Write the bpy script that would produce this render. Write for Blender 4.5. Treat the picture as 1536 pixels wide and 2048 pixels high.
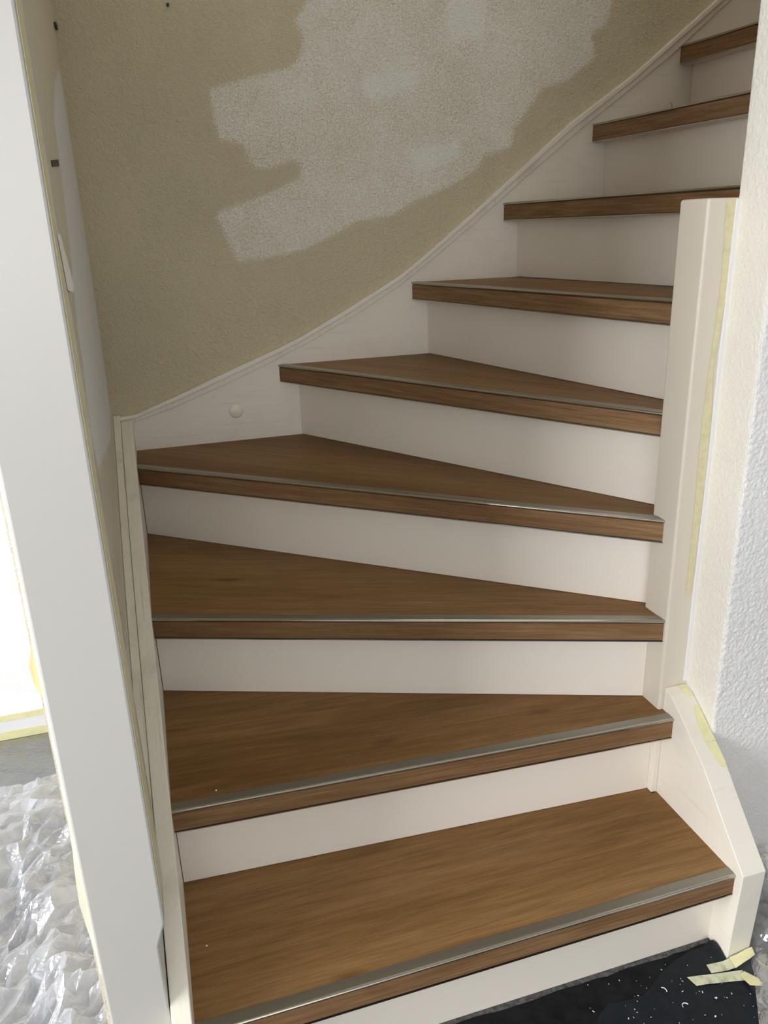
import bpy, bmesh, math, random
import numpy as np
from mathutils import Matrix, Vector, noise as mnoise

random.seed(7)
for o in list(bpy.data.objects):
    bpy.data.objects.remove(o)
S = bpy.context.scene
COL = S.collection

# ------------------------------------------------------------------ camera
def camera():
    f, pitch, roll, yaw = 1585.81, math.radians(19.65563), math.radians(-1.92508), math.radians(-16.08181)
    cp, sp, cr, sr, cy, sy = math.cos(pitch), math.sin(pitch), math.cos(roll), math.sin(roll), math.cos(yaw), math.sin(yaw)
    fw = Vector((0, cp, -sp)); up = Vector((0, sp, cp)); rt = Vector((1, 0, 0))
    rt2 = cr * rt + sr * up; up2 = -sr * rt + cr * up
    Z = Matrix(((cy, -sy, 0), (sy, cy, 0), (0, 0, 1)))
    rt2, up2, fw = Z @ rt2, Z @ up2, Z @ fw
    c = bpy.data.cameras.new('camera'); c.sensor_fit = 'HORIZONTAL'; c.sensor_width = 36
    c.lens = f / 1536 * 36; c.clip_start = 0.02
    o = bpy.data.objects.new('camera', c); COL.objects.link(o)
    m = Matrix((rt2, up2, -fw)).transposed().to_4x4()
    m.translation = Vector((0.05596, -1.24736, 1.26256))
    o.matrix_world = m
    S.camera = o
camera()

# ------------------------------------------------------------------ world, window light, exposure
w = bpy.data.worlds.new('sky'); S.world = w; w.use_nodes = True
w.node_tree.nodes['Background'].inputs[0].default_value = (0.62, 0.72, 0.9, 1)
w.node_tree.nodes['Background'].inputs[1].default_value = 1.0

def area(name, loc, rot, sx, sy, watts, col):
    l = bpy.data.lights.new(name, 'AREA'); l.shape = 'RECTANGLE'; l.size = sx; l.size_y = sy
    l.energy = watts; l.color = col
    o = bpy.data.objects.new(name, l); COL.objects.link(o); o.location = loc; o.rotation_euler = rot
    return o
# daylight entering through the two room windows (openings built below)
area('daylight_side', (-3.3, -1.45, 1.5), (0, -math.pi / 2, 0), 1.5, 2.6, 165, (0.98, 0.985, 1.0))
area('daylight_rear', (-0.3, -4.1, 1.5), (math.pi / 2, 0, 0), 2.2, 1.4, 27, (1.0, 0.97, 0.92))
# daylight from the landing above the flight
area('daylight_landing', (1.3, 0.35, 3.55), (0, 0, 0), 1.6, 0.7, 5, (1.0, 0.95, 0.86))

S.view_settings.view_transform = 'Standard'
S.view_settings.look = 'None'
S.view_settings.gamma = 1.0
S.view_settings.use_curve_mapping = False
S.view_settings.exposure = 0.42
S.cycles.use_denoising = True
S.cycles.max_bounces = 8
S.cycles.use_adaptive_sampling = True
S.cycles.adaptive_threshold = 0.05
S.cycles.adaptive_min_samples = 16
S.cycles.diffuse_bounces = 4
S.cycles.transparent_max_bounces = 8
S.cycles.caustics_reflective = False
S.cycles.caustics_refractive = False

# ------------------------------------------------------------------ materials
class NT:
    def __init__(self, name):
        self.m = bpy.data.materials.new(name); self.m.use_nodes = True
        self.t = self.m.node_tree; self.n = self.t.nodes; self.b = self.n['Principled BSDF']
    def add(self, typ, **kw):
        nd = self.n.new(typ)
        for k, v in kw.items():
            if k in nd.inputs: nd.inputs[k].default_value = v
            else: setattr(nd, k, v)
        return nd
    def link(self, a, b): self.t.links.new(a, b)
    def coords(self, scale=(1, 1, 1), kind='Object', offset_random=False):
        tc = self.add('ShaderNodeTexCoord'); mp = self.add('ShaderNodeMapping')
        mp.inputs['Scale'].default_value = scale
        self.link(tc.outputs[kind], mp.inputs['Vector'])
        if offset_random:
            oi = self.add('ShaderNodeObjectInfo'); mul = self.add('ShaderNodeVectorMath', operation='SCALE')
            mul.inputs[0].default_value = (37.0, 11.0, 23.0)
            self.link(oi.outputs['Random'], mul.inputs['Scale']); self.link(mul.outputs[0], mp.inputs['Location'])
        return mp.outputs[0]
    def noise(self, vec, scale, detail=4, rough=0.55, dist=0.0):
        n = self.add('ShaderNodeTexNoise'); n.inputs['Scale'].default_value = scale; n.inputs['Detail'].default_value = detail
        n.inputs['Roughness'].default_value = rough; n.inputs['Distortion'].default_value = dist
        self.link(vec, n.inputs['Vector']); return n.outputs['Fac']
    def ramp(self, fac, stops):
        r = self.add('ShaderNodeValToRGB'); e = r.color_ramp.elements
        while len(e) < len(stops): e.new(0.5)
        for el, (p, c) in zip(e, stops):
            el.position = p; el.color = (*c, 1) if len(c) == 3 else c
        self.link(fac, r.inputs['Fac']); return r.outputs['Color']
    def mix(self, fac, a, b, mode='MIX'):
        m = self.add('ShaderNodeMix', data_type='RGBA', blend_type=mode)
        for sock, v in ((m.inputs[0], fac), (m.inputs[6], a), (m.inputs[7], b)):
            if isinstance(v, (int, float)): sock.default_value = v
            elif isinstance(v, tuple): sock.default_value = (*v, 1) if len(v) == 3 else v
            else: self.link(v, sock)
        return m.outputs[2]
    def math(self, op, a, b=None, clamp=False):
        m = self.add('ShaderNodeMath', operation=op); m.use_clamp = clamp
        for i, v in enumerate((a, b)):
            if v is None: continue
            if isinstance(v, (int, float)): m.inputs[i].default_value = v
            else: self.link(v, m.inputs[i])
        return m.outputs[0]
    def bump(self, h, strength, dist=0.001):
        b = self.add('ShaderNodeBump'); b.inputs['Strength'].default_value = strength; b.inputs['Distance'].default_value = dist
        self.link(h, b.inputs['Height']); self.link(b.outputs[0], self.b.inputs['Normal']); return b
    def color(self, c):
        if isinstance(c, tuple): self.b.inputs['Base Color'].default_value = (*c, 1)
        else: self.link(c, self.b.inputs['Base Color'])
    def rough(self, r): self.b.inputs['Roughness'].default_value = r

def paint(name, base, dirt=(0.45, 0.42, 0.33), amount=0.25, rough=0.38, scale=(1, 1, 1), bump=0.15, streak=None):
    t = NT(name); v = t.coords(scale)
    n = t.noise(v, 9, 6, 0.65, 0.4)
    f = t.math('MULTIPLY', t.ramp(n, [(0.52, (0, 0, 0)), (0.78, (1, 1, 1))]), amount)
    n2 = t.noise(v, 55, 3, 0.6)
    f2 = t.math('MULTIPLY', t.ramp(n2, [(0.68, (0, 0, 0)), (0.75, (1, 1, 1))]), amount * 0.6)
    f = t.math('MAXIMUM', f, f2)
    if streak:
        n3 = t.noise(t.coords(streak), 1.0, 4, 0.65, 0.2)
        f = t.math('MAXIMUM', f, t.math('MULTIPLY', t.ramp(n3, [(0.58, (0, 0, 0)), (0.72, (1, 1, 1))]), min(1, amount * 1.3)))
    t.color(t.mix(f, base, dirt)); t.rough(rough)
    t.bump(t.noise(v, 140, 3), bump, 0.0008)
    return t.m

def wood(name, light, mid, dark, fine=1.0):
    t = NT(name)
    v = t.coords((1, 1, 1), offset_random=True)
    def mp(sc):
        m_ = t.add('ShaderNodeMapping'); m_.inputs['Scale'].default_value = sc; t.link(v, m_.inputs['Vector']); return m_.outputs[0]
    n0 = t.noise(mp((1.1, 5.5, 5.5)), 1.0, 3, 0.5, 0.6)                 # broad lighter and darker boards
    n1 = t.noise(mp((3.4, 34, 34)), 1.0, 7, 0.66, 1.4)                  # figure
    n2 = t.noise(mp((9, 260, 260)), 1.0, 4, 0.7)                        # fibres
    wave = t.add('ShaderNodeTexWave', wave_type='RINGS', rings_direction='SPHERICAL'); wave.inputs['Scale'].default_value = 2.4
    wave.inputs['Distortion'].default_value = 5.0; wave.inputs['Detail'].default_value = 4; wave.inputs['Detail Scale'].default_value = 1.6
    t.link(mp((1.3, 10, 10)), wave.inputs['Vector'])
    c = t.ramp(t.math('ADD', t.math('MULTIPLY', n0, 0.55), t.math('MULTIPLY', n1, 0.45)), [(0.36, dark), (0.50, mid), (0.64, light)])
    c = t.mix(t.math('MULTIPLY', t.ramp(wave.outputs['Fac'], [(0.55, (0, 0, 0)), (0.95, (1, 1, 1))]), 0.20 * fine), c, tuple(x * 0.55 for x in mid))
    c = t.mix(t.math('MULTIPLY', t.ramp(n2, [(0.36, (1, 1, 1)), (0.56, (0, 0, 0))]), 0.34 * fine), c, tuple(x * 0.55 for x in dark))
    c = t.mix(t.math('MULTIPLY', t.ramp(n2, [(0.60, (0, 0, 0)), (0.74, (1, 1, 1))]), 0.30 * fine), c, tuple(x * 1.35 for x in light))
    # a few knots, the grain darkening around them
    vo = t.add('ShaderNodeTexVoronoi'); vo.inputs['Scale'].default_value = 1.0; t.link(mp((3.2, 8.5, 8.5)), vo.inputs['Vector'])
    kd = t.math('ADD', vo.outputs['Distance'], t.math('MULTIPLY', t.math('SUBTRACT', n1, 0.5), 0.25))
    c = t.mix(t.math('MULTIPLY', t.ramp(kd, [(0.0, (1, 1, 1)), (0.11, (0, 0, 0))]), 0.65), c, tuple(x * 0.5 for x in dark))
    t.color(c); t.rough(0.5)
    t.b.inputs['Specular IOR Level'].default_value = 0.16
    t.bump(n2, 0.25, 0.0006)
    return t.m

M = {}
M['white'] = paint('white gloss paint', (0.82, 0.765, 0.665), amount=0.20, streak=(5, 5, 70))
M['riser'] = paint('riser paint', (0.84, 0.775, 0.68), (0.6, 0.53, 0.45), amount=0.10, rough=0.33, bump=0.08)
M['worn'] = paint('worn cream paint', (0.80, 0.76, 0.645), (0.36, 0.33, 0.24), amount=0.42, streak=(260, 5, 5), scale=(1, 1, 1), rough=0.45, bump=0.5)
M['newel'] = paint('newel paint', (0.69, 0.625, 0.525), amount=0.08, bump=0.05)
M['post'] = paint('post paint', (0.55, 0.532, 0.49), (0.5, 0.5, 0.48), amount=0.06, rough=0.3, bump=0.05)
M['wood_top'] = wood('brown oak vinyl top', (0.325, 0.185, 0.076), (0.255, 0.137, 0.050), (0.175, 0.089, 0.027), 0.95)
M['wood_front'] = wood('brown oak vinyl front', (0.335, 0.205, 0.108), (0.255, 0.147, 0.070), (0.175, 0.094, 0.040), 1.3)

def metal(name, col, rough, metallic=1.0):
    t = NT(name); v = t.coords((3, 120, 120)); n = t.noise(v, 1.0, 3)
    t.color(t.mix(n, tuple(c * 0.8 for c in col), col)); t.rough(rough); t.b.inputs['Metallic'].default_value = metallic
    return t.m
M['alu'] = metal('satin nosing metal', (0.36, 0.345, 0.295), 0.4)
M['alu_bright'] = metal('bright edge metal', (0.52, 0.49, 0.42), 0.2)
t = NT('dark gap'); t.color((0.035, 0.028, 0.02)); t.rough(0.8); M['gap'] = t.m

def plaster(name, old, new, grain=260, strength=0.9, attr=True):
    t = NT(name); v = t.coords()
    g = t.noise(v, grain, 3, 0.6); g2 = t.noise(v, grain * 0.42, 2, 0.5, 0.6)
    hgt = t.math('ADD', t.math('MULTIPLY', g, 0.55), t.math('MULTIPLY', g2, 0.6))
    stain = t.noise(v, 2.2, 4, 0.6)
    oldc = t.mix(t.ramp(stain, [(0.35, (0, 0, 0)), (0.68, (1, 1, 1))]), tuple(c * 0.93 for c in old), tuple(min(1, c * 1.05) for c in old))
    if attr:
        a = t.add('ShaderNodeAttribute'); a.attribute_name = 'coverage'
        # wet paint sits on the grain first: speckled where the coat is thin
        rl = t.noise(v, 7, 3, 0.6, 0.5)
        sp = t.math('SUBTRACT', t.math('ADD', t.math('MULTIPLY', a.outputs['Fac'], t.math('ADD', t.math('MULTIPLY', rl, 1.3), 0.95)), t.math('MULTIPLY', t.math('SUBTRACT', g, 0.5), 2.6)), 0.42)
        k = t.math('MULTIPLY', t.math('MULTIPLY', sp, 1.3, True), t.math('MULTIPLY', a.outputs['Fac'], 6.0, True), True)
        oldc = t.mix(k, oldc, new)
    t.color(oldc); t.rough(0.85); t.b.inputs['Specular IOR Level'].default_value = 0.25
    t.bump(hgt, strength, 0.008)
    return t.m
M['plaster'] = plaster('grainy cream plaster', (0.66, 0.585, 0.405), (0.90, 0.875, 0.79))
M['plaster_side'] = plaster('grainy cream plaster side', (0.72, 0.665, 0.51), (0.82, 0.815, 0.79), 320, 0.5)
M['wall_cream'] = plaster('cream roughcast', (0.82, 0.785, 0.70), (1, 1, 1), 220, 0.35, False)
M['wall_primer'] = plaster('white roughcast', (0.84, 0.825, 0.79), (1, 1, 1), 300, 0.4, False)
M['wall_primer'].node_tree.nodes['Principled BSDF'].inputs['Roughness'].default_value = 0.4
M['wall_primer'].node_tree.nodes['Principled BSDF'].inputs['Specular IOR Level'].default_value = 0.5
M['wall_white'] = plaster('smooth white wall', (0.83, 0.84, 0.86), (1, 1, 1), 200, 0.1, False)
M['ceiling'] = plaster('white ceiling', (0.60, 0.59, 0.56), (1, 1, 1), 200, 0.1, False)

t = NT('dark floor'); v = t.coords(); n = t.noise(v, 14, 6, 0.7)
t.color(t.ramp(n, [(0.3, (0.035, 0.036, 0.04)), (0.7, (0.085, 0.086, 0.092))])); t.rough(0.5); M['floor'] = t.m
t = NT('black film'); v = t.coords(); n = t.noise(v, 30, 5, 0.7)
t.color(t.ramp(n, [(0.35, (0.004, 0.004, 0.005)), (0.75, (0.016, 0.016, 0.018))])); t.rough(0.45)
t.b.inputs['Specular IOR Level'].default_value = 0.15; t.bump(t.noise(v, 60, 4), 0.3, 0.001); M['film'] = t.m
t = NT('navy mat'); v = t.coords(); n = t.noise(v, 45, 6, 0.75)
t.color(t.ramp(n, [(0.35, (0.005, 0.0075, 0.011)), (0.62, (0.011, 0.015, 0.019)), (0.8, (0.03, 0.034, 0.037))])); t.rough(0.5)
t.b.inputs['Specular IOR Level'].default_value = 0.25; t.bump(t.noise(v, 400, 2), 0.3, 0.0005); M['mat'] = t.m
t = NT('grey glue residue'); v = t.coords(); n = t.noise(v, 90, 5, 0.7)
t.color(t.ramp(n, [(0.38, (0.03, 0.03, 0.03)), (0.6, (0.13, 0.125, 0.12))])); t.rough(0.8); M['residue'] = t.m

def tape(name, col, dirty=0.0):
    t = NT(name); v = t.coords(); n = t.noise(v, 60, 5, 0.7, 0.3)
    t.color(t.mix(t.math('MULTIPLY', t.ramp(n, [(0.45, (0, 0, 0)), (0.72, (1, 1, 1))]), dirty), col, (0.25, 0.25, 0.16)))
    t.rough(0.6); t.bump(t.noise(v, 500, 2), 0.2, 0.0004)
    return t.m
M['tape'] = tape('pale yellow masking tape', (0.80, 0.76, 0.43), 0.15)
M['tape_pale'] = tape('bleached masking tape', (0.80, 0.77, 0.60), 0.1)
M['tape_olive'] = tape('worn masking tape', (0.70, 0.64, 0.40), 0.25)
M['tape_dirty'] = tape('dirty masking tape', (0.68, 0.68, 0.48), 0.8)
M['tape_orange'] = tape('aged masking tape', (0.80, 0.68, 0.36), 0.1)
t = NT('caulk'); t.color((0.80, 0.785, 0.79)); t.rough(0.5); M['caulk'] = t.m
t = NT('paint flake'); t.color((0.80, 0.80, 0.76)); t.rough(0.6); M['flake'] = t.m
t = NT('black plug'); t.color((0.02, 0.022, 0.026)); t.rough(0.5); M['plug'] = t.m

def plastic(name, tint, opaque):
    m = bpy.data.materials.new(name); m.use_nodes = True; nt = m.node_tree; n = nt.nodes; n.clear()
    out = n.new('ShaderNodeOutputMaterial')
    tr = n.new('ShaderNodeBsdfTransparent'); tr.inputs[0].default_value = (0.97, 0.975, 0.98, 1)
    di = n.new('ShaderNodeBsdfDiffuse'); di.inputs[0].default_value = (*tint, 1)
    tl = n.new('ShaderNodeBsdfTranslucent'); tl.inputs[0].default_value = (*tint, 1)
    gl = n.new('ShaderNodeBsdfGlossy'); gl.inputs['Roughness'].default_value = 0.12; gl.inputs['Color'].default_value = (1, 1, 1, 1)
    lw = n.new('ShaderNodeLayerWeight'); lw.inputs['Blend'].default_value = 0.35
    tc = n.new('ShaderNodeTexCoord'); ns = n.new('ShaderNodeTexNoise'); ns.inputs['Scale'].default_value = 9; ns.inputs['Detail'].default_value = 5
    rp = n.new('ShaderNodeValToRGB'); rp.color_ramp.elements[0].position = 0.35; rp.color_ramp.elements[1].position = 0.65
    rp.color_ramp.elements[0].color = (opaque * 0.5,) * 3 + (1,); rp.color_ramp.elements[1].color = (min(1, opaque * 1.4),) * 3 + (1,)
    m0 = n.new('ShaderNodeMixShader'); m0.inputs[0].default_value = 0.4
    m1 = n.new('ShaderNodeMixShader'); m2 = n.new('ShaderNodeMixShader')
    ad = n.new('ShaderNodeMath'); ad.operation = 'MULTIPLY_ADD'; ad.inputs[1].default_value = 0.55; ad.inputs[2].default_value = 0.06
    L = nt.links.new
    vo = n.new('ShaderNodeTexVoronoi'); vo.feature = 'DISTANCE_TO_EDGE'; vo.inputs['Scale'].default_value = 55
    wn = n.new('ShaderNodeTexNoise'); wn.inputs['Scale'].default_value = 30; wn.inputs['Detail'].default_value = 2
    wm = n.new('ShaderNodeVectorMath'); wm.operation = 'MULTIPLY_ADD'; wm.inputs[1].default_value = (.05, .05, .05)
    bp = n.new('ShaderNodeBump'); bp.inputs['Strength'].default_value = 0.55; bp.inputs['Distance'].default_value = 0.004
    nt.links.new(tc.outputs['Object'], wn.inputs['Vector']); nt.links.new(wn.outputs['Color'], wm.inputs[0]); nt.links.new(tc.outputs['Object'], wm.inputs[2])
    nt.links.new(wm.outputs[0], vo.inputs['Vector']); nt.links.new(vo.outputs['Distance'], bp.inputs['Height'])
    nt.links.new(bp.outputs[0], gl.inputs['Normal']); nt.links.new(bp.outputs[0], lw.inputs['Normal']); nt.links.new(bp.outputs[0], di.inputs['Normal'])
    L(tc.outputs['Object'], ns.inputs['Vector']); L(ns.outputs['Fac'], rp.inputs['Fac'])
    L(di.outputs[0], m0.inputs[1]); L(tl.outputs[0], m0.inputs[2])
    L(rp.outputs[0], m1.inputs[0]); L(tr.outputs[0], m1.inputs[1]); L(m0.outputs[0], m1.inputs[2])
    L(lw.outputs['Facing'], ad.inputs[0]); L(ad.outputs[0], m2.inputs[0]); L(m1.outputs[0], m2.inputs[1]); L(gl.outputs[0], m2.inputs[2])
    L(m2.outputs[0], out.inputs[0])
    return m
M['plastic'] = plastic('clear crumpled plastic', (0.90, 0.91, 0.97), 0.50)
M['plastic_mid'] = plastic('light clear plastic', (0.86, 0.86, 0.87), 0.34)
M['plastic_thin'] = plastic('thin clear plastic', (0.80, 0.81, 0.83), 0.13)

# ------------------------------------------------------------------ builders
def make(name, verts, faces, mat, parent=None, frame=None, smooth=False, mats=None, bevel=0.0, seg=2):
    """One mesh object; verts are world coordinates, frame is the object's own matrix."""
    frame = frame or Matrix.Identity(4)
    inv = frame.inverted()
    me = bpy.data.meshes.new(name)
    me.from_pydata([inv @ Vector(v) for v in verts], [], faces)
    me.update()
    bm = bmesh.new(); bm.from_mesh(me)
    bmesh.ops.recalc_face_normals(bm, faces=bm.faces)
    if bevel:
        ed = [e for e in bm.edges if len(e.link_faces) == 2 and e.calc_face_angle(0) > 0.35]
        bmesh.ops.bevel(bm, geom=ed, offset=bevel, segments=seg, affect='EDGES', profile=0.5, clamp_overlap=True)
    bm.to_mesh(me); bm.free()
    for m in (mats or [mat]): me.materials.append(M[m])
    if smooth:
        for p in me.polygons: p.use_smooth = True
    o = bpy.data.objects.new(name, me); COL.objects.link(o)
    o.matrix_world = frame
    if parent:
        o.parent = parent; o.matrix_parent_inverse = parent_matrix(parent).inverted()
    return o

def parent_matrix(p):
    m = p.matrix_basis.copy()
    while p.parent:
        m = p.parent.matrix_basis @ p.matrix_parent_inverse @ m if False else (parent_matrix(p.parent) @ p.matrix_parent_inverse @ m)
        return m
    return m

def at(x, y, z): return Matrix.Translation((x, y, z))

def prism(name, poly, axis, lo, hi, mat, parent=None, bevel=0.0, frame=None, **kw):
    """poly: 2-D outline in the plane across axis ('x': (y,z), 'y': (x,z), 'z': (x,y))."""
    def P(a, b, c):
        return {'x': (c, a, b), 'y': (a, c, b), 'z': (a, b, c)}[axis]
    n = len(poly)
    v = [P(a, b, lo) for a, b in poly] + [P(a, b, hi) for a, b in poly]
    f = [tuple(range(n))[::-1], tuple(range(n, 2 * n))] + [(i, (i + 1) % n, n + (i + 1) % n, n + i) for i in range(n)]
    return make(name, v, f, mat, parent, frame, bevel=bevel, **kw)

def box(name, x, y, z, mat, parent=None, bevel=0.0, frame=None):
    return prism(name, [(x[0], y[0]), (x[1], y[0]), (x[1], y[1]), (x[0], y[1])], 'z', z[0], z[1], mat, parent, bevel, frame)

def strip(name, pts, thick, normal, mat, parent=None, frame=None):
    """thin piece with an irregular outline (3-D points in order), given a real thickness along normal."""
    n = len(pts); N = Vector(normal) * thick
    v = [Vector(p) for p in pts] + [Vector(p) + N for p in pts]
    f = [tuple(range(n))[::-1], tuple(range(n, 2 * n))] + [(i, (i + 1) % n, n + (i + 1) % n, n + i) for i in range(n)]
    return make(name, v, f, mat, parent, frame)

def ribbon(name, rows, thick, mat, parent=None, frame=None):
    """thin band: rows of (a, b) point pairs, thickened along its own normal."""
    v, f = [], []
    for a, b in rows: v += [Vector(a), (Vector(a) + Vector(b)) / 2, Vector(b)]
    k = len(rows)
    for i in range(k - 1):
        for j in range(2):
            f.append((i * 3 + j, i * 3 + j + 1, i * 3 + j + 4, i * 3 + j + 3))
    o = make(name, v, f, mat, parent, frame)
    md = o.modifiers.new('thickness', 'SOLIDIFY'); md.thickness = thick; md.offset = 0
    return o

def tag(o, label=None, cat=None, group=None, kind=None):
    if label: o['label'] = label
    if cat: o['category'] = cat
    if group: o['group'] = group
    if kind: o['kind'] = kind
    return o
def struct(o, label=None): return tag(o, label, kind='structure')

# ------------------------------------------------------------------ dimensions (metres, z = 0 at the hall floor)
H = 0.188                    # rise of one step
T = 0.044                    # thickness of a tread at its nose
OFF = 0.041                  # overhang of the nose before its riser
YB = 0.804                   # face of the stringer along the rear wall
NOSE = {1: ((0, -.381), (.919, -.375)), 2: ((0, -.127), (.919, -.174)), 3: ((0, .210), (.907, -.132)),
        4: ((0, .644), (.910, -.105)), 5: ((.378, .804), (.915, -.061)), 6: ((.745, .804), (.951, -.013)),
        7: ((1.004, .804), (1.127, .053)), 8: ((1.256, .804), (1.302, .270)), 9: ((1.505, .804), (1.526, .543)),
        10: ((1.755, .804), (1.776, .543)), 11: ((2.005, .804), (2.026, .543))}
RIGHT = {1: ('x', .920), 2: ('x', .920), 3: ('x', .909), 4: ('x', .910), 5: ('y', -.069), 6: ('y', -.069)}

def line(n, d):
    """end points of the line lying d behind the nose of step n, cut at the stringers."""
    a, b = (np.array(p, float) for p in NOSE[n])
    u = (b - a) / np.linalg.norm(b - a); nn = np.array([-u[1], u[0]])
    p = a + nn * d
    def cut(ax, val):
        i = 'xy'.index(ax); return p + u * ((val - p[i]) / u[i])
    l = cut('x', -.002) if n <= 4 else cut('y', YB + .002)
    r = cut(*RIGHT.get(n, ('y', -.099)))
    return l, r
def line_at(n, d, ax, val):
    a, b = (np.array(p, float) for p in NOSE[n]); u = (b - a) / np.linalg.norm(b - a)
    p = a + np.array([-u[1], u[0]]) * d; i = 'xy'.index(ax)
    return tuple(p + u * ((val - p[i]) / u[i]))

# ------------------------------------------------------------------ shell: walls, floor, ceiling
RX0, RX1, RY0, ZC, ZS = -3.1, 2.7, -4.0, 2.6, 3.6
struct(box('floor', (RX0, RX1), (RY0, 1.0), (-.1, 0), 'floor'), 'dark grey hall floor')

def inside(P, poly):
    x, z = P[:, 0], P[:, 1]; r = np.zeros(len(P), bool)
    for (x0, z0), (x1, z1) in zip(poly, poly[1:] + poly[:1]):
        c = (z0 > z) != (z1 > z)
        with np.errstate(divide='ignore', invalid='ignore'):
            r ^= c & (x < (x1 - x0) * (z - z0) / (z1 - z0) + x0)
    return r
def sdist(P, poly):
    d = np.full(len(P), 9.0)
    for a, b in zip(poly, poly[1:] + poly[:1]):
        a = np.array(a); e = np.array(b) - a
        tt = np.clip(((P - a) @ e) / (e @ e), 0, 1)
        d = np.minimum(d, np.linalg.norm(P - a - tt[:, None] * e, axis=1))
    return np.where(inside(P, poly), d, -d)

PATCH = [(.54, 1.801), (.503, 1.76), (.474, 1.717), (.491, 1.686), (.48, 1.648), (.457, 1.625), (.361, 1.605), (.264, 1.578), (.27, 1.504), (.278, 1.469),
         (.33, 1.458), (.352, 1.408), (.38, 1.401), (.457, 1.423), (.466, 1.389), (.384, 1.356), (.263, 1.317), (.253, 1.303), (.274, 1.246), (.295, 1.194),
         (.371, 1.2), (.467, 1.217), (.58, 1.265), (.598, 1.279), (.696, 1.291), (.754, 1.319), (.865, 1.361), (.937, 1.401), (.949, 1.427), (1.028, 1.448),
         (1.035, 1.491), (1.111, 1.585), (1.18, 1.603), (1.206, 1.622), (1.262, 1.658), (1.245, 1.713), (1.289, 1.735), (1.302, 1.79), (1.34, 1.90), (1.2, 2.0), (.7, 1.95)]
SOLID = [[(.606, 1.637), (.801, 1.656), (.806, 1.569), (.673, 1.524), (.598, 1.54)], [(.814, 1.86), (1.0, 1.86), (.969, 1.671), (.83, 1.642)],
         [(.591, 1.489), (.647, 1.496), (.658, 1.446), (.593, 1.418)], [(.469, 1.396), (.541, 1.391), (.531, 1.339), (.488, 1.315)],
         [(.70, 1.46), (.90, 1.50), (.92, 1.40), (.75, 1.36)]]

def coverage(P, poly, solids, base=.60, edge=.016):
    d = sdist(P, poly)
    c = np.clip((d + edge * .5) / edge, 0, 1) * base
    for s in solids: c = np.maximum(c, np.clip((sdist(P, s) + .025) / .07, 0, 1) * .86 * (d > 0))
    return c

def grid_wall(name, umin, umax, vmin, vmax, step, fn, mat, cov=None):
    nu, nv = int((umax - umin) / step) + 1, int((vmax - vmin) / step) + 1
    U, V = np.meshgrid(np.linspace(umin, umax, nu), np.linspace(vmin, vmax, nv))
    P = np.stack([U.ravel(), V.ravel()], 1)
    verts = fn(P)
    i = np.arange(nu * nv).reshape(nv, nu)
    f = np.stack([i[:-1, :-1].ravel(), i[:-1, 1:].ravel(), i[1:, 1:].ravel(), i[1:, :-1].ravel()], 1)
    me = bpy.data.meshes.new(name); me.from_pydata(verts.tolist(), [], f.tolist()); me.materials.append(M[mat])
    if cov is not None:
        at_ = me.attributes.new('coverage', 'FLOAT', 'POINT'); at_.data.foreach_set('value', cov(P).astype(np.float32))
    o = bpy.data.objects.new(name, me); COL.objects.link(o)
    md = o.modifiers.new('thickness', 'SOLIDIFY'); md.thickness = .08; md.offset = -1
    return o

WB = .812
o = grid_wall('wall_back', -.046, 2.35, 0, ZS, .011, lambda P: np.stack([P[:, 0], np.full(len(P), WB), P[:, 1]], 1), 'plaster', lambda P: coverage(P, PATCH, SOLID))
struct(o, 'cream grainy plaster wall with a half-finished patch of white paint')
scr = prism('wall_screw', [(math.cos(a) * .0035 + .195, math.sin(a) * .0035 + 1.739) for a in np.linspace(0, 2 * math.pi, 9)[:-1]], 'y', WB - .007, WB + .002, 'plug', o)

LWP = [(.712, 1.596), (.751, 1.565), (.756, 1.504), (.777, 1.345), (.801, 1.171), (.78, 1.011), (.714, .879), (.571, .84), (-.003, .913), (.049, .988),
       (.125, 1.079), (.12, 1.127), (.229, 1.246), (.291, 1.349), (.33, 1.453), (.528, 1.544)]
LX = -.045
wl = grid_wall('wall_left', -.30, .83, 0, ZS, .009, lambda P: np.stack([np.full(len(P), LX), P[:, 0], P[:, 1]], 1), 'plaster_side', lambda P: coverage(P, LWP, [LWP], .8, .02))
struct(wl, 'narrow cream side wall with a long grey-white filler smear')
prism('plug', [(.122, 1.3645), (.262, 1.376), (.268, 1.3865), (.122, 1.3735)], 'x', LX - .004, LX + .0015, 'plug', wl, frame=at(LX, .19, 1.37))
box('notch', (LX - .004, LX + .006), (.775, .808), (1.684, 1.692), 'residue', wl, frame=at(LX, .79, 1.69))

struct(box('wall_room', (RX0, -.109), (WB, WB + .1), (0, ZC), 'wall_white'), 'bright smooth white wall of the neighbouring room')
box_bb = struct(box('baseboard_left', (RX0, -.109), (.783, WB), (0, .076), 'wall_white', bevel=.003), 'white baseboard masked with tape along both edges')

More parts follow.
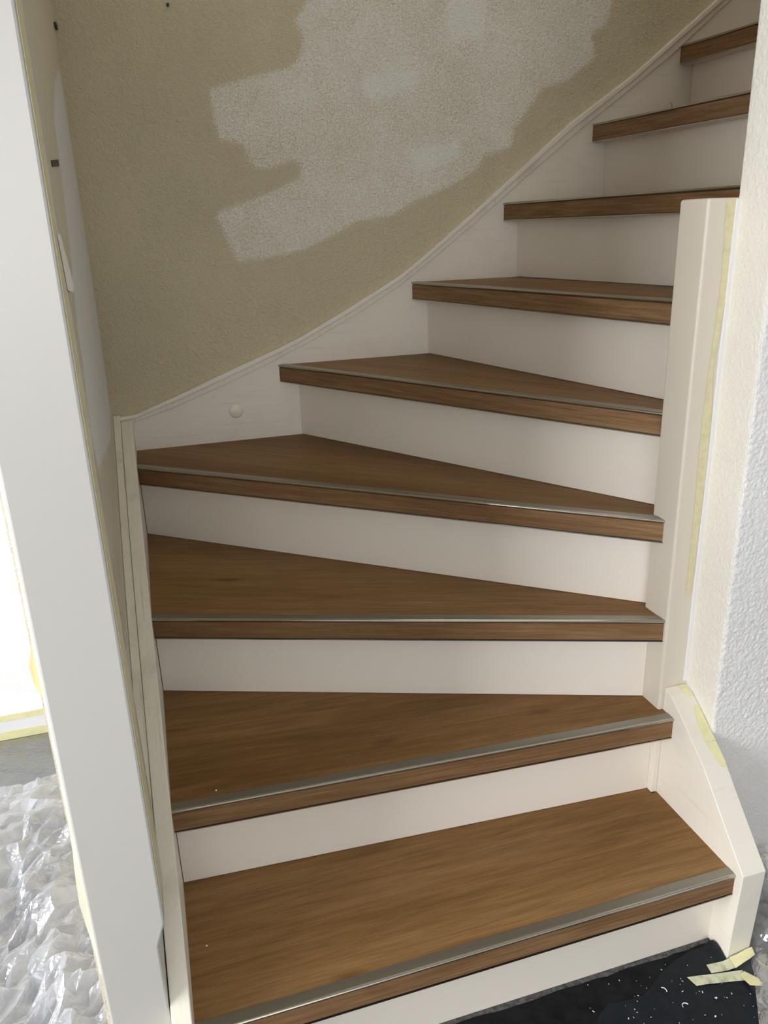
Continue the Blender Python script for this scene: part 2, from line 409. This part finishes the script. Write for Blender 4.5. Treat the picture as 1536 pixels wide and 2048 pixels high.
# wall at the foot of the upper flight, with a rough plastered corner
def corner_wall():
    step = .0021
    xe, ya, yb = .967, -.100, -.225
    us = np.concatenate([np.arange(0, .125, step), .125 + np.arange(0, .46, step)])
    zs = np.concatenate([np.arange(0, 1.72, step), np.linspace(1.74, ZS, 12)])
    nu, nv = len(us), len(zs)
    V = []
    for z in zs:
        for u in us:
            if u < .125:
                y = ya - u; x = xe + max(0, (.038 - u)) * .85; nx, ny = -1, 0; k, a = 190, .0006
            else:
                x = xe + (u - .125); y = yb; nx, ny = 0, -1; k = 185; a = .0012 * min(1, max(.2, (z - .27) / .06))
            e = abs(u - .125)
            if z < 1.72:
                d = mnoise.noise(Vector((x * k, y * k, z * k))) + .5 * mnoise.noise(Vector((x * k * 2.1, y * k * 2.1, z * k * 2.1)))
                dd = d * a
                if e < .004: nx = ny = -.7071; dd = d * .0016 - .001
            else: dd = 0
            V.append((x + nx * dd, y + ny * dd, z))
    i = np.arange(nu * nv).reshape(nv, nu)
    f = np.stack([i[:-1, :-1].ravel(), i[1:, :-1].ravel(), i[1:, 1:].ravel(), i[:-1, 1:].ravel()], 1)
    me = bpy.data.meshes.new('wall_right'); me.from_pydata(V, [], f.tolist())
    me.materials.append(M['wall_cream']); me.materials.append(M['wall_primer'])
    ncream = int((us < .125).sum())
    mi = np.tile((np.arange(nu - 1) >= ncream - 1).astype(np.int32), nv - 1)
    me.polygons.foreach_set('material_index', mi)
    for p in me.polygons: p.use_smooth = True
    o = bpy.data.objects.new('wall_right', me); COL.objects.link(o)
    make('wall_core', [(x, y, z) for z in (0, ZS) for x, y in ((1.005, -.10), (2.35, -.10), (2.35, -.2225), (.972, -.2225), (.972, -.14))],
         [(0, 1, 2, 3, 4)[::-1], (5, 6, 7, 8, 9)] + [(i, (i + 1) % 5, 5 + (i + 1) % 5, 5 + i) for i in range(5)], 'wall_primer', o)
    return struct(o, 'white roughcast wall end beside the newel, its narrow side cream')
corner_wall()
struct(box('baseboard_right', (.975, 2.35), (-.240, -.2265), (0, .04), 'white', bevel=.003), 'low white baseboard behind the crumpled plastic')

# the rest of the hall: out of the picture, it shapes the daylight
def wall_with_window(name, axis, at_, u0, u1, wu0, wu1, wz0, wz1, wname):
    pieces = [(u0, wu0, 0, ZC), (wu1, u1, 0, ZC), (wu0, wu1, 0, wz0), (wu0, wu1, wz1, ZC)]
    v, f = [], []
    for a, b, c, d in pieces:
        k = len(v)
        for t_ in (at_ - .1, at_):
            for p, z in ((a, c), (b, c), (b, d), (a, d)):
                v.append((t_, p, z) if axis == 'x' else (p, t_, z))
        f += [(k, k + 1, k + 2, k + 3), (k + 4, k + 5, k + 6, k + 7)] + [(k + i, k + (i + 1) % 4, k + 4 + (i + 1) % 4, k + 4 + i) for i in range(4)]
    struct(make(name, v, f, 'wall_white'), 'plain white hall wall with a window opening')
    fr, ff = [], []
    for a, b, c, d in [(wu0, wu1, wz0, wz0 + .05), (wu0, wu1, wz1 - .05, wz1), (wu0, wu0 + .05, wz0, wz1), (wu1 - .05, wu1, wz0, wz1), ((wu0 + wu1) / 2 - .025, (wu0 + wu1) / 2 + .025, wz0, wz1)]:
        k = len(fr)
        for t_ in (at_ - .07, at_ - .02):
            for p, z in ((a, c), (b, c), (b, d), (a, d)):
                fr.append((t_, p, z) if axis == 'x' else (p, t_, z))
        ff += [(k, k + 1, k + 2, k + 3), (k + 4, k + 5, k + 6, k + 7)] + [(k + i, k + (i + 1) % 4, k + 4 + (i + 1) % 4, k + 4 + i) for i in range(4)]
    struct(make(wname, fr, ff, 'post'), 'white window frame in the hall wall')
wall_with_window('wall_side', 'x', RX0, RY0, WB + .1, -2.75, -.15, .75, 2.25, 'window_1')
wall_with_window('wall_rear', 'y', RY0, RX0, RX1, -1.4, .8, .8, 2.2, 'window_2')
struct(box('wall_far', (RX1, RX1 + .1), (RY0, -.2), (0, ZC), 'wall_white'), 'plain hall wall')
struct(make('ceiling', [(x, y, z) for z in (ZC, ZC + .12) for x, y in ((RX0, RY0), (RX1, RY0), (RX1, -.16), (-.06, -.16), (-.06, WB + .1), (RX0, WB + .1))],
            [(0, 1, 2, 3, 4, 5)[::-1], (6, 7, 8, 9, 10, 11)] + [(i, (i + 1) % 6, 6 + (i + 1) % 6, 6 + i) for i in range(6)], 'ceiling'), 'white hall ceiling')
struct(box('wall_stairwell', (2.35, 2.45), (-.25, WB + .1), (0, ZS), 'plaster'), 'end wall of the stairwell')
struct(box('wall_header', (-.13, 1.01), (-.22, -.16), (ZC, ZS), 'plaster'), 'wall over the stairwell opening')
struct(box('ceiling_stairwell', (-.14, 2.45), (-.25, WB + .1), (ZS, ZS + .1), 'ceiling'), 'stairwell ceiling')

# post at the end of the side wall
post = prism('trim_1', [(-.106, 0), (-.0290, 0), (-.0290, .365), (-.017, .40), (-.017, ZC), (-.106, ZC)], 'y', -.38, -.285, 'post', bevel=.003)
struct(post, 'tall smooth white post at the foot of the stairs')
struct(box('wall_core_left', (-.105, LX - .081), (-.285, WB), (0, ZS), 'plaster_side'), 'core of the side wall')

# ------------------------------------------------------------------ the staircase
st = bpy.data.objects.new('staircase', None); COL.objects.link(st); st.location = (.46, .2, 0)
tag(st, 'white painted winding staircase with brown wood-look treads and metal nosings', 'staircase')

def frame_for(n, z):
    a, b = NOSE[n]; ang = math.atan2(b[1] - a[1], b[0] - a[0])
    return Matrix.Translation((a[0], a[1], z)) @ Matrix.Rotation(ang, 4, 'Z')

def sweep(name, n, section, mat, parent, smooth=False):
    """section: closed list of (d behind the nose, z) swept along the nose of step n."""
    k = len(section); v = []
    for side in (0, 1):
        for d, z in section:
            p = line(n, d)[side]; v.append((p[0], p[1], z))
    f = [tuple(range(k))[::-1], tuple(range(k, 2 * k))] + [(i, (i + 1) % k, k + (i + 1) % k, k + i) for i in range(k)]
    return make(name, v, f, mat, parent, frame_for(n, section[0][1]), smooth=smooth)

NX0, NX1, NY0, NY1 = .910, .985, -.140, -.069     # newel post
def tread_outline(n):
    d0 = .006
    l, r = line(n, d0); q = OFF + .012
    if n == 1: return [l, r, (.920, -.1475), (NX0 - .003, -.1475), line_at(2, q, 'x', NX0 - .003), line_at(2, q, 'x', -.002)]
    if n == 2: return [l, r, (.920, NY0 + .002), (NX0, NY0 + .002), line_at(3, q, 'x', NX0), line_at(3, q, 'x', -.002)]
    if n == 3: return [l, r, (NX0, NY1), (.96, NY1), line_at(4, q, 'x', .96), line_at(4, q, 'x', -.002)]
    if n == 4: return [l, r, (NX0, NY1), line_at(5, q, 'y', NY1), line_at(5, q, 'y', YB + .002), (-.002, YB + .002)]
    yr = NY1 if n <= 6 else -.099
    if n == 6: return [l, r, (1.1, NY1), (1.1, -.099), line_at(7, q, 'y', -.099), line_at(7, q, 'y', YB + .002)]
    return [l, r, line_at(n + 1, q, 'y', yr), line_at(n + 1, q, 'y', YB + .002)]

ORD = ['lowest', 'second', 'third', 'fourth', 'fifth', 'sixth', 'seventh', 'eighth', 'ninth', 'tenth']
for n in range(1, 11):
    z = n * H
    out = tread_outline(n); k = len(out)
    v = [(p[0], p[1], z - T + .002) for p in out] + [(p[0], p[1], z) for p in out]
    f = [tuple(range(k))[::-1], tuple(range(k, 2 * k))] + [(i, (i + 1) % k, k + (i + 1) % k, k + i) for i in range(k)]
    td = make('tread', v, f, 'wood_top', st, frame_for(n, z))
    tag(td, ORD[n - 1] + ' tread from the floor, brown wood-look board')
    fb = sweep('front_board', n, [(.0, z - .0062), (.010, z - .0062), (.010, z - .0405), (.0, z - .0405)], 'wood_front', td)
    # metal nosing: flat flange on the board, rounded bead over the edge
    bead = [(.0045 - .0045 * math.cos(a) - .0022, z - .0022 + .0032 * math.sin(a)) for a in np.linspace(-.9, math.pi / 2, 7)]
    sweep('nosing', n, [(.0185, z + .0001), (.0185, z + .0011)] + [(.0055, z + .0011)] + bead[::-1] + [(.004, z - .0045)], 'alu', td)
    sweep('edge_bead', n, [(b[0] - .0004, b[1]) for b in bead] + [(.003, z + .0009), (.003, z - .003)], 'alu_bright', td, smooth=False)
    sweep('shadow_gap', n, [(.0012, z - .0040), (.008, z - .0040), (.008, z - .0066), (.0012, z - .0066)], 'gap', td)
    sweep('lower_profile', n, [(-.0012, z - .0418), (-.0012, z - T), (.016, z - T), (.016, z - .0418)], 'alu_bright', td)
    sweep('underside', n, [(.012, z - T - .0006), (.012, z - T + .003), (OFF + .003, z - T + .003), (OFF + .003, z - T - .0006)], 'riser', td)
    sweep('lower_gap', n, [(.0008, z - .0400), (.0008, z - .0422), (.008, z - .0422), (.008, z - .0400)], 'gap', td)

for n in range(1, 12):
    a0, a1 = line(n, OFF); b0, b1 = line(n, OFF + .018)
    if n in (2,): a1, b1 = line_at(n, OFF, 'x', .906), line_at(n, OFF + .018, 'x', .906)
    if n == 3: a1, b1 = line_at(n, OFF, 'x', .9095), line_at(n, OFF + .018, 'x', .9095)
    if n == 4: a1, b1 = line_at(n, OFF, 'x', .95), line_at(n, OFF + .018, 'x', .95)
    jl, jr = (lambda d: line_at(n, d, 'x', .0012) if n <= 4 else line_at(n, d, 'y', YB - .0012)), None
    a0, b0 = jl(OFF), jl(OFF + .018)
    z0, z1 = (n - 1) * H + (.0011 if n > 1 else .001), n * H - T
    v = [(*p, z) for z in (z0, z1) for p in (a0, a1, b1, b0)]
    r = make('riser', v, [(3, 2, 1, 0), (4, 5, 6, 7)] + [(i, (i + 1) % 4, 4 + (i + 1) % 4, 4 + i) for i in range(4)], 'riser', st, frame_for(n, z0))

# newel and lower stringer on the open side
prism('newel_post', [(NX0, NY0), (NX1, NY0), (NX1, NY1), (NX0, NY1)], 'z', 0, 1.291, 'newel', st, bevel=.0045, frame=at(NX0, NY0, 0), seg=3)
box('newel_batten', (.9065, .9195), (-.1465, -.118), (H + .0005, 2 * H - T), 'white', st, bevel=.002, frame=at(.91, -.14, H))
RS = [(-.384, 0), (-.393, .198), (-.322, .274), (-.267, .334), (-.186, .399), (-.160, .4165), (-.143, .4235), (-.1405, .4235), (-.1405, 0)]
prism('stringer', RS, 'x', .9195, .9665, 'white', st, bevel=.004, frame=at(.92, -.39, 0), seg=3)
# stringer along the side wall, with the lath that closes the gap to the plaster
LS = [(-.425, 0), (-.425, .228), (-.323, .284), (-.137, .381), (.028, .474), (.210, .576), (.336, .640), (.446, .693), (.60, .758), (.70, .805), (.785, .832), (.8035, .832), (.8035, 0)]
ls = prism('stringer', LS, 'x', -.0275, 0, 'worn', st, bevel=.0018, frame=at(0, -.42, 0))
tag(ls, 'worn cream stringer along the narrow side wall')
LL = [(-.284, .3015), (-.137, .3785), (.028, .4715), (.210, .5735), (.336, .6375), (.446, .6905), (.60, .7555), (.70, .8025), (.80, .846), (.80, .70), (-.284, .15)]
prism('lath', LL, 'x', -.0444, -.0281, 'worn', st, bevel=.001, frame=at(-.03, -.28, .3))
# stringer along the rear wall
BT = [(-.011, .823), (.098, .854), (.231, .901), (.356, .949), (.415, .975), (.466, .996), (.60, 1.062), (.712, 1.124), (.79, 1.177), (.922, 1.272), (1.06, 1.377), (1.223, 1.497), (1.35, 1.583), (1.478, 1.672), (1.634, 1.796), (2.2, 2.226)]
TU = [(-.043, .836), (.010, .841), (.137, .887), (.242, .928), (.373, .976), (.44, 1.003), (.58, 1.073), (.712, 1.143), (.769, 1.182), (.91, 1.287), (1.05, 1.395), (1.189, 1.504), (1.368, 1.619), (1.593, 1.790), (2.2, 2.248)]
bs = prism('stringer', [(-.0285, 0), (-.0285, .819)] + BT + [(2.2, 0)], 'y', YB, WB, 'white', st, bevel=.0015, frame=at(0, YB, 0))
tag(bs, 'white stringer climbing along the rear wall')
# moulding: lower lath and a fine bead next to the plaster
def offs(poly, d): return [(x, z + d) for x, z in poly]
mid = [(x, np.interp(x, [p[0] for p in BT], [p[1] for p in BT]) * .45 + z * .55) for x, z in TU]
prism('cover_strip', TU + [(x, z - .0015) for x, z in zip([p[0] for p in BT[::-1]], [p[1] for p in BT[::-1]])] , 'y', YB - .0045, WB, 'worn', st, bevel=.0012, frame=at(0, YB, .8))
prism('cover_bead', offs(TU, .004) + offs(mid[::-1], .001), 'y', YB - .0085, WB, 'white', st, bevel=.002, frame=at(0, YB, .8))
# plastic screw cap and two screw holes on the rear stringer
def dome(name, c, r, h, mat, parent):
    v, f = [], []; rings = 6; seg = 24
    for i in range(rings + 1):
        a = i / rings * math.pi / 2
        for j in range(seg):
            b = j / seg * 2 * math.pi
            v.append((c[0] + r * math.cos(a) * math.cos(b), c[1] - h * math.sin(a), c[2] + r * math.cos(a) * math.sin(b)))
    for i in range(rings):
        for j in range(seg):
            f.append((i * seg + j, i * seg + (j + 1) % seg, (i + 1) * seg + (j + 1) % seg, (i + 1) * seg + j))
    f.append(tuple(range(seg)))
    return make(name, v, f, mat, parent, at(*c), smooth=True)
tag(dome('screw_cap', (.258, YB, .830), .0185, .005, 'white', st), 'round white cap on the rear stringer')
for x, z in ((.135, .785), (.205, .872)):
    dome('screw', (x, YB, z), .0035, .0008, 'worn', st)
# caulk between newel and roughcast
box('caulk', (.9595, .968), (-.1420, -.138), (.43, 1.289), 'caulk', st, bevel=.001, frame=at(.96, -.14, .43))

# ------------------------------------------------------------------ masking tape
def wob(a): return random.uniform(-a, a)
TN = [(.942, 1.285), (.963, 1.289), (.9635, 1.228), (.962, 1.168), (.957, 1.101), (.951, 1.024), (.957, .948), (.959, .832), (.957, .739), (.956, .651), (.953, .616), (.944, .611),
      (.944, .733), (.940, .921), (.942, 1.008), (.946, 1.091), (.948, 1.172)]
tag(strip('masking_tape', [(x, NY0 - .0004, z) for x, z in TN], .0007, (0, -1, 0), 'tape_olive', None, at(.95, NY0, .61)),
    'long torn yellow masking tape strip down the newel post', 'tape')
def on_slope(y):   # top of the lower stringer
    ys = [p[0] for p in RS[1:8]]; zs = [p[1] for p in RS[1:8]]
    return float(np.interp(y, ys, zs))
def slope_tape(label, pts):
    rows = [((x0, y, on_slope(y) + .0010), (x1, y, on_slope(y) + .0010)) for y, x0, x1 in pts]
    return tag(ribbon('masking_tape', rows, .0006, 'tape', None, at(pts[0][1], pts[0][0], on_slope(pts[0][0]))), label, 'tape')
slope_tape('short yellow tape scrap on the sloping stringer by the wall corner', [(-.183, .955, .962), (-.200, .949, .965), (-.222, .944, .966), (-.236, .9445, .966)])
slope_tape('lower of two yellow tape scraps on the sloping stringer, below a dark tear', [(-.2375, .9445, .966), (-.25, .947, .966), (-.268, .951, .966), (-.273, .956, .965)])
slope_tape('tiny yellow tape corner where newel and sloping stringer meet', [(-.143, .945, .958), (-.152, .948, .960), (-.166, .955, .962)])
# along the right-hand edge of the post
rows = []
for z in np.arange(.43, 2.2, .05): rows.append(((-.0164, -.3765 + wob(.001), z), (-.0164, -.318 + wob(.006), z)))
tag(ribbon('masking_tape', rows, .0007, 'tape_olive', None, at(-.0164, -.35, .43)), 'continuous tape down the stair side of the tall post', 'tape')
tag(strip('masking_tape', [(-.0155, -.345, 1.268), (-.0155, -.318, 1.268), (-.0145, -.275, 1.232), (-.0140, -.262, 1.212), (-.0145, -.278, 1.207), (-.0155, -.325, 1.212)], .0008, (1, 0, 0), 'wall_cream', None, at(-.0155, -.3, 1.2)),
    'peeling cream tape flap on the stair side of the post', 'tape')
rows = [((-.1045, -.3765, z), (-.1085 - .0075 * max(0, 1 - abs(z - .47) / .10) + wob(.0005), -.3745, z)) for z in np.arange(.34, 1.12, .03)]
tag(ribbon('masking_tape', rows, .0007, 'tape_pale', None, at(-.107, -.374, .36)), 'thin tape edge along the room side of the post', 'tape')
tag(strip('masking_tape', [(-.1095, -.350, .845), (-.1125, -.349, .83), (-.1215, -.349, .795), (-.1195, -.349, .768), (-.1120, -.350, .75), (-.1085, -.350, .77)], .0008, (0, 1, 0), 'tape_orange', None, at(-.11, -.35, .76)),
    'loose orange tape scrap curling off the room side of the post', 'tape')
# along the baseboard next door
rows = [((x, .7822, .0575 + wob(.0015)), (x, .7822, .0762 + wob(.0012))) for x in np.arange(-1.4, -.13, .06)]
tag(ribbon('masking_tape', rows, .0007, 'tape', None, at(-.4, .78, .06)), 'upper yellow tape line on the white baseboard', 'tape')
rows = [((x, .7820, .0005), (x, .7820, .0235 + wob(.002))) for x in np.arange(-1.4, -.13, .06)]
tag(ribbon('masking_tape', rows, .0007, 'tape', None, at(-.4, .78, .0)), 'lower yellow tape line at the foot of the white baseboard', 'tape')

# ------------------------------------------------------------------ floor coverings in front of the stairs
film = strip('floor_film', [(-.02, -.3415, .0006), (.918, -.3385, .0006), (.918, -.60, .0006), (.85, -1.3, .0006), (-.02, -1.3, .0006)], .0008, (0, 0, 1), 'film', None, at(.4, -.5, 0))
tag(film, 'black floor film laid up to the lowest riser', 'floor film')
def residue():
    rows = []
    for x in np.arange(.0, .925, .02):
        y = -.3425 + .006 * (x / .92); rows.append(((x, y + .001, .0018), (x, y - .0075 + wob(.0022), .0018)))
    return tag(ribbon('glue_residue', rows, .0008, 'residue', None, at(.4, -.35, .0018)), 'grey crumbly glue line along the foot of the lowest riser', 'residue')
residue()
def mat_sheet():
    edge = [(.600, -.47), (.63, -.429), (.645, -.408), (.67, -.396), (.71, -.400), (.739, -.400), (.775, -.381), (.803, -.367), (.835, -.356), (.864, -.350), (.891, -.349), (.910, -.3475)]
    rows = []
    xs = [p[0] for p in edge]; ys = [p[1] for p in edge]
    v, f = [], []; nx, ny = 60, 40
    for i in range(nx + 1):
        x = .600 + (.932 - .600) * i / nx; yt = float(np.interp(x, xs, ys)) + .0016 * mnoise.noise(Vector((x * 60, 0, 3)))
        if x > .914: yt = -.3475 - (x - .914) * 1.6
        for j in range(ny + 1):
            tj = (j / ny) ** 1.6; y = yt + (-1.05 - yt) * tj
            lift = max(0, 1 - math.hypot(x - .935, y + .35) / .045)
            z = .0022 + .024 * lift ** 1.3 + .0007 * mnoise.noise(Vector((x * 18, y * 18, 1)))
            v.append((min(x, .9165), y, max(z, .0019)))
    for i in range(nx):
        for j in range(ny):
            a = i * (ny + 1) + j; f.append((a, a + ny + 1, a + ny + 2, a + 1))
    o = make('floor_mat', v, f, 'mat', None, at(.8, -.5, 0), smooth=True)
    md = o.modifiers.new('thickness', 'SOLIDIFY'); md.thickness = .0009; md.offset = 1
    return tag(o, 'torn navy protective sheet with a lifted corner beside the stringer foot', 'floor sheet')
mat_sheet()

def floor_tape(label, rows, mat):
    return tag(ribbon('masking_tape', rows, .0007, mat, None, at(*rows[0][0])), label, 'tape')
floor_tape('upper dirty tape strip on the navy sheet, reaching the plastic',
           [((.8745, -.4005, .0042), (.8770, -.3835, .0042)), ((.890, -.4030, .0046), (.8930, -.3855, .0046)), ((.905, -.405, .0046), (.908, -.387, .005)), ((.920, -.4055, .006), (.9235, -.3865, .007))], 'tape_dirty')
floor_tape('pale tape piece folded over the foot of the stringer',
           [((.9195, -.4070, .0070), (.9225, -.3865, .0085)), ((.935, -.4055, .011), (.938, -.3875, .012)), ((.952, -.403, .013), (.956, -.3865, .016)), ((.966, -.3995, .014), (.9685, -.3870, .018))], 'tape')
floor_tape('lower long dirty tape strip on the navy sheet',
           [((.8340, -.4135, .0042), (.8290, -.3940, .0042)), ((.852, -.4160, .0046), (.850, -.3980, .0046)), ((.875, -.421, .0046), (.875, -.403, .0046)), ((.900, -.426, .0046), (.902, -.408, .005)), ((.9185, -.4305, .005), (.9290, -.4135, .006))], 'tape_dirty')
floor_tape('short pale tape piece leading onto the plastic sheet',
           [((.9185, -.4205, .0068), (.9290, -.4170, .0072)), ((.917, -.4310, .008), (.934, -.427, .009)), ((.9180, -.4440, .010), (.9395, -.4400, .012)), ((.9260, -.4500, .012), (.9370, -.4540, .013))], 'tape')

# flakes of paint
def flake(x, y, size, label):
    v = []; k = 7
    for j in range(k):
        a = j / k * 2 * math.pi; r = size * random.uniform(.6, 1.1)
        v.append((x + r * math.cos(a) * 1.3, y + r * math.sin(a), .0042 + random.uniform(0, .001)))
    o = strip('paint_flake', v, .0007, (0, 0, 1), 'flake', None, at(x, y, .004)); return tag(o, label, 'paint flake')
flake(.850, -.4435, .0021, 'largest white paint flake on the navy sheet, below the long tape strip')
flake(.827, -.4715, .0017, 'white paint flake at the lower edge of the picture on the navy sheet')
def curl(x, y, r, a0, a1, label, zt=.0045):
    rows = []
    for a in np.linspace(a0, a1, 8):
        rows.append(((x + r * math.cos(a), y + r * math.sin(a), zt), (x + (r + .0011) * math.cos(a), y + (r + .0011) * math.sin(a), zt + .0008)))
    return tag(ribbon('paint_curl', rows, .0005, 'flake', None, at(x, y, zt)), label, 'paint curl')
curl(.792, -.4400, .005, .2, 3.3, 'horseshoe-shaped curl of white paint on the navy sheet')
curl(.7725, -.4040, .006, -.6, 1.4, 'small curl of grey paint near the torn edge of the navy sheet')
def specks():
    v, f = [], []
    for _ in range(260):
        x = random.uniform(.35, .92); y = random.uniform(-.60, -.352)
        s = random.choice([.0003, .0003, .0004, .0005, .0007]) ; e = random.uniform(1, 3); a = random.uniform(0, 3.14)
        ca, sa = math.cos(a), math.sin(a); k = len(v); z = .0036
        if x < .66 and random.random() < .8: continue
        for px, py in ((-1, -1), (1, -1), (1, 1), (-1, 1)):
            v.append((x + s * (px * e * ca - py * sa), y + s * (px * e * sa + py * ca), z + .0004 * (px > 0)))
        v.append((x, y, z + .0012))
        f += [(k, k + 1, k + 4), (k + 1, k + 2, k + 4), (k + 2, k + 3, k + 4), (k + 3, k, k + 4), (k + 3, k + 2, k + 1, k)]
    o = make('paint_dust', v, f, 'flake', None, at(.7, -.45, .003))
    return tag(o, 'fine white paint crumbs scattered over the dark floor sheets', 'paint crumbs', kind='stuff')
specks()
def step_crumbs():
    for i, (x, y, n, lab) in enumerate([(.075, -.098, 2, 'single white paint crumb near the front edge of the second tread'), (.028, -.232, 1, 'single white paint crumb beside the stringer on the lowest tread')]):
        s = .0016; z = n * H
        v = [(x - s, y - s * .7, z), (x + s, y - s, z), (x + s * .8, y + s, z), (x - s * .7, y + s * .8, z), (x, y, z + .0018)]
        tag(make('paint_crumb', v, [(3, 2, 1, 0), (0, 1, 4), (1, 2, 4), (2, 3, 4), (3, 0, 4)], 'flake', None, at(x, y, z)), lab, 'paint crumb')
step_crumbs()
def bristle():
    x0, y0, z0 = NOSE[8][0][0] + .02, .53, 8 * H
    pts = [(x0 + .004, .52, z0 + .002), (x0 + .0045, .52, z0 + .006), (x0 + .002, .52, z0 + .010), (x0 - .003, .52, z0 + .013)]
    rows = [((p[0] - .0005, p[1], p[2]), (p[0] + .0005, p[1], p[2])) for p in pts]
    p = line_at(8, .012, 'y', .52); dx = p[0] - pts[0][0]
    rows = [tuple((q[0] + dx, q[1], q[2]) for q in r) for r in rows]
    tag(ribbon('bristle', rows, .0008, 'plug', None, at(*rows[0][0])), 'tiny dark bristle sticking up on the eighth tread', 'bristle')
bristle()

# ------------------------------------------------------------------ crumpled plastic
def crumple(x, y, s, seed):
    p = Vector((x * s + seed, y * s - seed, seed * 1.7))
    q = p + .6 * Vector((mnoise.noise(p * .6), mnoise.noise(p * .6 + Vector((9, 2, 4))), 0))
    r = 0; a = 1.0
    for k in range(3):
        r += a * (1 - abs(mnoise.noise(q * (2.1 ** k) + Vector((k * 5, 0, seed)))) * 2.2); a *= .45
    return max(0, r)
def film_heap(name, x0, x1, y0, y1, cell, stretch, ang, zfn, mat, label, left=None):
    """sheet of film broken into flat facets between sharp creases, cells drawn out along the folds."""
    ca, sa = math.cos(ang), math.sin(ang)
    cx, cy = (x0 + x1) / 2, (y0 + y1) / 2
    R = math.hypot(x1 - x0, y1 - y0) / 2
    nu, nv = int(2 * R / (cell * stretch)) + 2, int(2 * R / cell) + 2
    v, f, idx = [], [], {}
    for j in range(nv):
        for i in range(nu):
            u = -R + i * cell * stretch + (j % 2) * cell * stretch * .5 + random.uniform(-.42, .42) * cell * stretch
            w_ = -R + j * cell + random.uniform(-.42, .42) * cell
            x = cx + u * ca - w_ * sa; y = cy + u * sa + w_ * ca
            y = min(max(y, y0), y1); x = min(max(x, left(y) if left else x0), x1)
            idx[i, j] = len(v); v.append((x, y, zfn(x, y, random.uniform(-1, 1))))
    def ok(t_): 
        a_, b_, c_ = (v[k] for k in t_)
        return abs((b_[0] - a_[0]) * (c_[1] - a_[1]) - (c_[0] - a_[0]) * (b_[1] - a_[1])) > 1e-7
    for j in range(nv - 1):
        for i in range(nu - 1):
            a, b, c, d = idx[i, j], idx[i + 1, j], idx[i + 1, j + 1], idx[i, j + 1]
            for t_ in (((a, b, d), (b, c, d)) if j % 2 == 0 else ((a, b, c), (a, c, d))):
                if ok(t_): f.append(t_)
    o = make(name, v, f, mat, None, at(cx, cy, 0))
    md = o.modifiers.new('soft folds', 'SUBSURF'); md.levels = md.render_levels = 1
    bm = bmesh.new(); bm.from_mesh(o.data)
    lay = bm.edges.layers.float.new('crease_edge')
    for e in bm.edges: e[lay] = random.choice([1.0, .9, .75, .3, .0])
    bm.to_mesh(o.data); bm.free()
    return tag(o, label, 'plastic sheet')
def heap(x, y):
    return max(0, min(1, (.60 - y) / .35))
def z_top(x, y, rnd):
    h = heap(x, y); edge = min(1, max(.1, (.79 - y) / .07))
    z = .012 + .05 * h + .075 * h * crumple(x, y, 5, 3.0) * .6 + (.006 + .012 * h) * rnd + .012 * crumple(x, y, 13, 1.0)
    return max(.007, z * edge)
def z_under(x, y, rnd):
    return max(.003, .22 * z_top(x + .2, y, rnd))
film_heap('plastic_sheet', -.75, -.112, -.5, .50, .0125, 2.2, .75, z_top, 'plastic', 'heap of crumpled clear plastic beside the tall post')
film_heap('plastic_sheet', -.72, -.114, -.45, .775, .016, 4.0, -.45, z_under, 'plastic_thin', 'flatter layer of clear plastic reaching the taped baseboard')
def edge_right(y): return .970 if y > -.388 else max(.86, .970 + (y + .388) * .72)
def z_right(x, y, rnd):
    e = min(1, max(0, (x - edge_right(y)) / .04)); wallw = max(0, min(1, (y + .32) / .08))
    return .0045 + e * (.012 + .030 * crumple(x, y, 9, 5.0) * (.4 + wallw) + .010 * (1 + rnd))
film_heap('plastic_sheet', .86, 1.45, -.9, -.243, .0125, 2.4, 1.9, z_right, 'plastic_mid', 'thin crumpled clear plastic below the white roughcast wall', edge_right)
